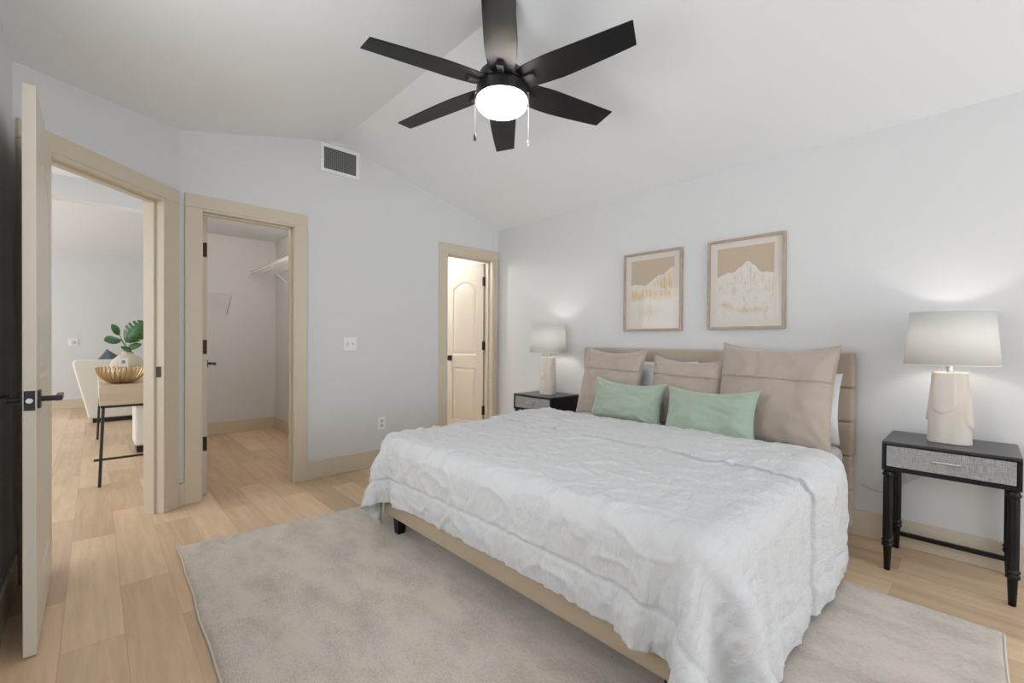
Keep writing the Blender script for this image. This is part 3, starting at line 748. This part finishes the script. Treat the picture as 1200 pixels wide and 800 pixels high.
# ------------------------------------------------------------------ pictures
def picture(x0, x1, z0, z1, seed, label):
    xc, zc = (x0+x1)/2, (z0+z1)/2; w, h = x1-x0, z1-z0
    r = empty('framed_print', (xc, 0, zc), 0, label, 'picture')
    fw, d = .018, .032; b = B()
    for bx in ((-w/2, -w/2+fw, -h/2, h/2), (w/2-fw, w/2, -h/2, h/2), (-w/2+fw, w/2-fw, -h/2, -h/2+fw), (-w/2+fw, w/2-fw, h/2-fw, h/2)): box(b, bx[0], bx[1], -d, -.002, bx[2], bx[3])
    link('frame', b, 'framewood', r, bevel=.0015)
    link('mat_board', box(B(), -w/2+fw, w/2-fw, -.014, -.003, -h/2+fw, h/2-fw), 'matboard', r)
    pw, ph = w-2*.068, h-2*.062
    nx, nz = 170, 220; bm = B(); cl = bm.loops.layers.float_color.new('Col')
    g = [[bm.verts.new((-pw/2+pw*i/nx, -.0155, -ph/2+ph*k/nz)) for k in range(nz+1)] for i in range(nx+1)]
    def fbm(x, y, s): return noise.fractal(Vector((x, y, s)), .8, 2.0, 5)
    def col(u, v):
        sky = Vector((.60, .49, .36)); snow = Vector((.80, .76, .70)); gold = Vector((.72, .49, .22)); lg = Vector((.66, .60, .50))
        if seed == 1:    # one central peak
            ridge = .60+.18*math.exp(-((u-.55)/.20)**2)+.05*math.exp(-((u-.2)/.12)**2)+.025*fbm(u*6, 0, 3)
            ridge2 = .44+.08*math.sin(u*5-.6)+.03*fbm(u*9, 2, 3)
            if v > ridge: c_ = sky.copy()
            elif v > ridge2:
                s = max(0, fbm(u*34, v*4, 1)+.15); c_ = snow.lerp(lg.lerp(gold, .4), min(.8, s*1.1*min(1, (ridge-v)*12)))
                if ridge-v < .02: c_ = snow
            else:
                s = max(0, fbm(u*11, v*11, 7)-.15); c_ = (snow*.98).lerp(lg, min(.7, s*1.4))
                a = math.exp(-((v-(.13+.25*max(0, .45-u)))/.035)**2)*(1 if u > .12 and u < .85 else .2)
                c_ = c_.lerp(gold, min(1, a*.6*max(0, .6+fbm(u*8, v*8, 12))))
                if abs(v-ridge2) < .006: c_ = c_.lerp(gold, .5)
        else:            # layered ridges
            ridge = .60+.22*math.exp(-((u-.95)/.38)**2)+.02*math.sin(u*14)+.02*fbm(u*7, 0, 5)
            ridge2 = .58-.12*max(0, u-.35)-.0+.02*fbm(u*8, 4, 2)
            ridge3 = .36-.12*abs(u-.1)+.03*fbm(u*8, 8, 2)
            if v > ridge: c_ = sky.copy()
            elif v > ridge2:
                s = max(0, fbm(u*26, v*5, 1)+.2); c_ = snow.lerp(gold, min(.9, (s*1.2+.35)*math.exp(-((u-.8)/.22)**2)*min(1, (ridge-v)*9)+s*.25))
            elif v > ridge3:
                s = max(0, fbm(u*24, v*5, 9)+.25); c_ = snow.lerp(gold, min(.85, (s*1.1+.45)*math.exp(-((v-.44)/.09)**2)*(1-.5*u)))
            else:
                s = max(0, fbm(u*22, v*3, 4)+.05); c_ = (snow*.97).lerp(gold.lerp(lg, .4), min(.6, (s*.8+.5*math.exp(-((v-.17)/.07)**2))*math.exp(-((u-.4)/.22)**2)))
        return (*c_, 1)
    for i in range(nx):
        for k in range(nz):
            f = bm.faces.new([g[i][k], g[i+1][k], g[i+1][k+1], g[i][k+1]]); cc = col((i+.5)/nx, (k+.5)/nz)
            for l in f.loops: l[cl] = cc
    link('print', bm, 'print', r)
    link('glass', box(B(), -w/2+fw, w/2-fw, -.024, -.022, -h/2+fw, h/2-fw), 'glass', r)
picture(1.662, 2.180, 1.243, 1.892, 2, 'left of the two framed prints above the bed, layered hills in gold and white')
picture(2.377, 2.886, 1.245, 1.890, 1, 'right of the two framed prints above the bed, a single pale mountain peak')

# ------------------------------------------------------------------ vent, switch, outlet
v = empty('air_vent', (0, -1.81, 2.675), 0, 'white air return vent with dark grille high on the wall under the ceiling ridge', 'vent')
y0, y1, z0, z1 = -.168, .168, -.122, .118
b = B(); fw = .030
box(b, 0, .010, y0, y0+fw, z0, z1); box(b, 0, .010, y1-fw, y1, z0, z1); box(b, 0, .010, y0+fw, y1-fw, z0, z0+fw); box(b, 0, .010, y0+fw, y1-fw, z1-fw, z1)
link('frame', b, 'white', v, bevel=.002)
link('duct_shade', box(B(), .0005, .0015, y0+fw, y1-fw, z0+fw, z1-fw), 'ventdark', v)  # dark sheet standing in for the shade inside the duct
b = B()
for k in range(1, 22):
    y = y0+fw+(y1-y0-2*fw)*k/22; box(b, .002, .007, y-.0016, y+.0016, z0+fw, z1-fw)
for k in range(1, 14):
    z = z0+fw+(z1-z0-2*fw)*k/14; box(b, .002, .006, y0+fw, y1-fw, z-.0014, z+.0014)
link('grille', b, 'grille', v)
link('damper_lever', box(B(), .010, .020, y0+.009, y0+.018, -.015, .012), 'white', v, bevel=.001)

s = empty('light_switch', (0, -1.718, 1.115), 0, 'white double toggle light switch on the wall right of the closet door', 'switch')
link('plate', box(B(), 0, .006, -.058, .058, -.058, .058), 'white', s, bevel=.002)
for dy in (-.023, .023):
    b = B(); box(b, .006, .0075, dy-.006, dy+.006, -.013, .013); box(b, .0075, .018, dy-.0035, dy+.0035, .001, .010); link('toggle', b, 'cord', s)
s = empty('wall_outlet', (0, -1.419, .389), 0, 'white double wall outlet low on the wall left of the bathroom door', 'outlet')
link('plate', box(B(), 0, .006, -.036, .036, -.058, .058), 'white', s, bevel=.002)
for dz in (-.02, .02):
    b = B(); tube(b, [(.006, 0, dz), (.0085, 0, dz)], .0155, 20)
    f = link('socket', b, 'cord', s)
    b = B(); box(b, .0085, .0088, -.007, -.005, dz-.004, dz+.006); box(b, .0085, .0088, .005, .007, dz-.004, dz+.006); box(b, .0085, .0088, -.002, .002, dz-.011, dz-.007); link('slot', b, 'ventdark', f)

# ------------------------------------------------------------------ ceiling fan
FC = Vector((2.114, -1.85, 0)); FZ = 2.421
fan = empty('ceiling_fan', (FC.x, FC.y, FZ), 0, 'black six-blade ceiling fan with a lit round light, hanging from the vaulted ceiling', 'ceiling fan')
CT = cz(FC.y)-FZ
link('canopy', lathe(B(), [(.022, CT-.105), (.05, CT-.085), (.068, CT-.04), (.070, CT+.008)], n=40), 'black', fan, smooth=True)
link('downrod', lathe(B(), [(.0125, .10), (.0125, CT-.09)], n=20), 'black', fan, smooth=True)
link('motor_housing', lathe(B(), [(.02, .125), (.045, .115), (.085, .085), (.112, .060), (.116, .03), (.116, .012), (.10, .008)], n=48), 'black', fan, smooth=True)
lk = lathe(B(), [(.100, .010), (.122, -.004), (.128, -.012), (.128, -.062), (.125, -.066)], n=56)
link('light_kit', lk, 'black', fan, smooth=False)
gl = lathe(B(), [(.124, -.060), (.1265, -.072), (.1265, -.086), (.120, -.102), (.102, -.118), (.072, -.129), (.038, -.134), (.006, -.136)], n=56)
link('light_globe', gl, 'globe', fan, smooth=True)
tilt = Matrix(((1, 0, 0, 0), (0, 1, 0, 0), (.0581, -.0042, 1, 0), (0, 0, 0, 1)))
for k in range(6):
    a = .2784+k*PI/3
    bm = B(); n = 34; rows = []
    r0, r1 = .105, .665
    for i in range(n+1):
        t = i/n; x = r0+(r1-r0)*t
        f = .062+.018*math.sin(min(1, t/.42)*PI/2)-.020*max(0, (t-.35)/.65)**1.4       # leading side
        g = .060+.012*math.sin(min(1, t/.35)*PI/2)-.014*max(0, (t-.3)/.7)
        if t < .05: f *= .80+.2*(t/.05); g *= .80+.2*(t/.05)
        row = []
        for s_, e_ in ((1, f), (-1, g)):
            sk = -.008*(t**6)*s_
            row.append((x+sk, s_*e_))
        rows.append(row)
    th = .0065
    V = [[[bm.verts.new((x, y, zz)) for zz in (0, th)] for (x, y) in row] for row in rows]
    for i in range(n):
        p, q = V[i], V[i+1]
        bm.faces.new([p[0][0], q[0][0], q[1][0], p[1][0]]); bm.faces.new([p[0][1], p[1][1], q[1][1], q[0][1]])
        bm.faces.new([p[0][0], p[0][1], q[0][1], q[0][0]]); bm.faces.new([p[1][0], q[1][0], q[1][1], p[1][1]])
    for p in (V[0], V[-1]): bm.faces.new([p[0][0], p[1][0], p[1][1], p[0][1]])
    mtx = tilt @ Matrix.Rotation(a, 4, 'Z') @ Matrix.Rotation(math.radians(-12), 4, 'X')
    bmesh.ops.transform(bm, matrix=mtx, verts=bm.verts)
    bo = link('blade', bm, 'blackblade', fan, bevel=.001)
    br = B(); box(br, .085, .185, -.017, .017, -.014, -.001); box(br, .178, .190, -.017, .017, -.020, .004)
    bmesh.ops.transform(br, matrix=mtx, verts=br.verts)
    link('blade_bracket', br, 'black', bo, bevel=.002)
for (dx_, dy_, zl, mm_) in ((-.128, -.045, -.262, 'black'), (.115, .075, -.290, 'steelgrey')):
    # beside the light kit, one each side as seen from the foot of the bed
    px = R.x*(.134 if dx_ > 0 else -.134); py = R.y*(.134 if dx_ > 0 else -.134)
    b = B(); tube(b, [(px, py, -.03), (px, py, zl+.02)], .0012, 6)
    tube(b, [(px*.9, py*.9, -.03), (px, py, -.03)], .004, 8)
    pc = link('pull_chain', b, 'steelgrey', fan)
    b = B(); lathe(b, [(.003, zl+.026), (.006, zl+.020), (.0065, zl-.004), (.003, zl-.010)], c=(px, py, 0), n=14); q = link('pull_fob', b, mm_, pc, smooth=True)
    if mm_ != 'black': q['label'] = 'metal pull chain fob'

# ------------------------------------------------------------------ closet wire shelves
def wire_shelf(name, label, run_axis, a0, a1, wall, depth, z, sgn, br):
    """shelf running along run_axis from a0 to a1; back edge at `wall`, front edge at wall+sgn*depth"""
    def P(a, d, zz): return (a, wall+sgn*d, zz) if run_axis == 0 else (wall+sgn*d, a, zz)
    r = empty(name, P((a0+a1)/2, 0, z), 0, label, 'wire shelf')
    b = B()
    for d in (.01, depth*.5, depth): tube(b, [P(a0, d, z), P(a1, d, z)], .0035, 6)
    tube(b, [P(a0, depth, z-.03), P(a1, depth, z-.03)], .0035, 6)
    n = int(abs(a1-a0)/.05)
    for k in range(n+1):
        a = a0+(a1-a0)*k/n; tube(b, [P(a, .01, z+.003), P(a, depth, z+.003), P(a, depth, z-.03)], .0015, 4)
    link('wire_deck', rel(b, r), 'wire', r)
    for a in br:
        c = B(); tube(c, [P(a, depth, z-.03), P(a, .01, z-.03-depth*.8)], .0055, 6); link('bracket', rel(c, r), 'wire', r)
    return r
wire_shelf('wire_shelf', 'white wire shelf high on the right side of the closet', 0, -2.55, -.35, -1.622, .29, 2.0, -1, (-1.75, -.8))
wire_shelf('wire_shelf', 'lower white wire shelf on the closet back wall at the left', 1, -2.80, -2.16, -2.558, .25, 1.69, 1, (-2.165,))

# ------------------------------------------------------------------ living room seen through the entry
t = empty('console_table', (-1.9, -3.0, 0), 0, 'light wood table on thin black metal legs seen through the open entry door', 'table')
tx0, tx1, ty0, ty1 = -3.15, -.87, -3.315, -2.97
b = box(B(), tx0, tx1, ty0, ty1, .625, .778); link('table_top', rel(b, t), 'lightwood', t, bevel=.004)
for (lx, ly, sx, sy) in ((tx1-.02, ty0+.025, 1, -1), (tx1-.02, ty1-.025, 1, 1), (tx0+.05, ty0+.02, -1, -1), (tx0+.05, ty1-.02, -1, 1)):
    b = B(); tube(b, [(lx, ly, .622), (lx+sx*.02, ly+sy*.022, .0)], .0105, 8); link('leg', rel(b, t), 'black', t)
b = B()
tube(b, [(tx1-.005, ty0-.03, .21), (tx1-.005, ty1, .21)], .009, 8); box(b, tx0+.04, tx1-.01, ty0+.01, ty0+.03, .606, .625); box(b, tx1-.03, tx1-.01, ty0+.01, ty1-.01, .606, .625)
link('stretcher', rel(b, t), 'black', t)
# bowl of gold slats
bw = empty('slatted_bowl', (-1.12, -3.175, .779), 0, 'gold slatted metal bowl on the light wood table', 'bowl')
b = B(); n = 30
for k in range(n):
    a = 2*PI*k/n; ps = []
    for s_ in range(7):
        q = s_/6; rr = .05+.105*math.sin(q*PI/2); ps.append((rr*math.cos(a+.10*q), rr*math.sin(a+.10*q), .006+.128*q**1.5))
    tube(b, ps, [.0085]*7, 4)
tube(b, [(.10*math.cos(2*PI*k/40), .10*math.sin(2*PI*k/40), .035) for k in range(41)], .003, 6)
lathe(b, [(.052, .001), (.055, .006), (.052, .010)], n=30)
link('slats', b, 'gold', bw)
vs = lathe(B(), [(.045, 0), (.085, .025), (.115, .08), (.120, .13), (.105, .18), (.070, .215), (.042, .232), (.040, .245), (.048, .252), (.040, .250), (.034, .235), (.06, .205)], n=44)
vo = link('vase', vs, 'vase', smooth=True); vo.location = (-1.42, -3.125, .779); tag(vo, 'round stone-coloured vase behind the gold bowl', 'vase')
pt = empty('monstera_stems', (-1.42, -3.125, 1.0), 0, 'cut stems with dark green split leaves standing in the round vase', 'plant')
def leaf(bm, base, tip, width, up, seed, slit=.42):
    base = Vector(base); tip = Vector(tip); ax = tip-base; L = ax.length; ax.normalize(); side = ax.cross(Vector(up)).normalized(); nn = side.cross(ax)
    n = 44
    cen = [bm.verts.new(base+ax*L*i/n+nn*(.03*math.sin(PI*i/n))*L*3) for i in range(n+1)]
    for s_ in (-1, 1):
        ed = []
        for i in range(n+1):
            q = i/n; wv = width*(math.sin(PI*min(1, q*1.02+.03))**.62)*(1-.25*q)
            cut = 1
            ph = (q*6.5+seed) % 1
            if .18 < q < .88 and ph > .68: cut = slit
            ed.append(bm.verts.new(base+ax*(L*q+wv*.25*cut)+side*s_*wv*cut+nn*(.03*math.sin(PI*q)*L*3-.15*wv*cut)))
        for i in range(n): bm.faces.new([cen[i], cen[i+1], ed[i+1], ed[i]])
V0 = Vector(pt.location)
for k, (base, tip, wd, up) in enumerate([((-1.42, -3.14, 1.12), (-1.36, -3.00, 1.31), .10, (1, -.4, .2)), ((-1.42, -3.17, 1.14), (-1.38, -3.285, 1.13), .062, (.7, .1, .8)), ((-1.43, -3.18, 1.18), (-1.38, -3.235, 1.275), .036, (1, .5, .1)), ((-1.40, -3.13, 1.06), (-1.34, -3.03, 1.10), .035, (.9, .1, .5)), ((-1.42, -3.08, 1.16), (-1.42, -2.95, 1.24), .07, (1, 0, .3)), ((-1.40, -3.17, 1.08), (-1.36, -3.10, 1.03), .028, (.9, .1, .5))]):
    b = B(); leaf(b, Vector(base)-V0, Vector(tip)-V0, wd, up, k*.37, .45 if k in (0, 4) else .93); link('leaf', b, 'leaf', pt, smooth=True, solid=.002)
    b = B(); tube(b, spline([Vector((-1.42, -3.125, .93))-V0, Vector((-1.42, -3.13, 1.04))-V0, Vector(base)-V0], 5), .003, 6); link('stem', b, 'stem', pt, smooth=True)
# small card standing at the vase
cdn = box(B(), -.004, .004, -.030, .030, 0, .075); co = link('card', cdn, 'white', bevel=.001); co.location = (-1.265, -3.150, .905)
co.location = (-1.235, -3.16, .908)
tag(co, 'small white card with a dark mark propped in the gold bowl', 'card')
link('mark', box(B(), .004, .0045, -.012, .012, .03, .055), 'grille', co)
# sofa
so = empty('sofa', (-4.9, -2.4, 0), 0, 'white upholstered sofa beyond the wood table, seen from the side', 'sofa')
b = prism(B(), [(-3.56, .82), (-3.535, .86), (-2.0, .86), (-2.0, .06), (-3.40, .06)], 0, -4.72, -4.50); link('back', rel(b, so), 'sofa', so, bevel=.03, seg=4)
b = box(B(), -5.4, -4.73, -3.36, -2.0, .10, .44); link('seat', rel(b, so), 'sofa', so, bevel=.04, seg=4)
b = prism(B(), [(-3.46, .64), (-3.44, .66), (-3.22, .66), (-3.22, .06), (-3.38, .06)], 0, -5.4, -4.73); link('arm', rel(b, so), 'sofa', so, bevel=.02, seg=3)
b = box(B(), -5.38, -4.52, -3.36, -2.02, .0, .06); link('plinth', rel(b, so), 'black', so)
th_ = empty('throw_pillow', (-4.74, -3.18, .93), 0, 'dark grey throw pillow on top of the white sofa, left of the vase', 'pillow')
bm = B(); n = 24
for side in (-1, 1):
    g = [[bm.verts.new(pillow_pt(-1+2*i/n, -1+2*k/n, .28, .28, .10, side, .06, 3)) for k in range(n+1)] for i in range(n+1)]
    for i in range(n):
        for k in range(n): bm.faces.new([g[i][k], g[i+1][k], g[i+1][k+1], g[i][k+1]])
bmesh.ops.remove_doubles(bm, verts=bm.verts, dist=.001)
bmesh.ops.transform(bm, matrix=Matrix.Rotation(PI/2, 4, 'Z') @ Matrix.Rotation(math.radians(35), 4, 'Y') , verts=bm.verts)
bm.verts.ensure_lookup_table(); bmesh.ops.translate(bm, verts=bm.verts, vec=(-.10, .0, -.12)); link('cover', bm, 'teal', th_, smooth=True)
ot = empty('ottoman', (-2.2, -2.98, 0), 0, 'white upholstered seat just showing at the door jamb behind the wood table legs', 'ottoman')
link('cushion', box(B(), -.18, .18, -.07, .07, .07, .46), 'sofa', ot, bevel=.03, seg=4); link('plinth', box(B(), -.15, .15, -.05, .05, 0, .07), 'black', ot)  # black base stands in for the shade below the seat
s = empty('light_switch', (-6.499, -3.60, 1.09), 0, 'white light switch on the far living room wall, above left of the sofa', 'switch')
link('plate', box(B(), 0, .008, -.06, .06, -.06, .06), 'white', s, bevel=.002); link('toggle', box(B(), .008, .02, -.02, .02, -.03, .03), 'cord', s)

# ------------------------------------------------------------------ groups of repeats
GROUPS = {'euro_sham': 'taupe shams against the headboard', 'lumbar_pillow': 'green lumbar pillows on the bed', 'nightstand': 'black nightstands beside the bed',
          'table_lamp': 'table lamps on the nightstands', 'framed_print': 'framed prints above the bed', 'wire_shelf': 'wire shelves in the closet',
          'pillow': 'white sleeping pillows behind the shams'}
for o in COL.objects:
    if o.parent is None and 'label' in o and o.name.split('.')[0] in GROUPS: o['group'] = GROUPS[o.name.split('.')[0]]
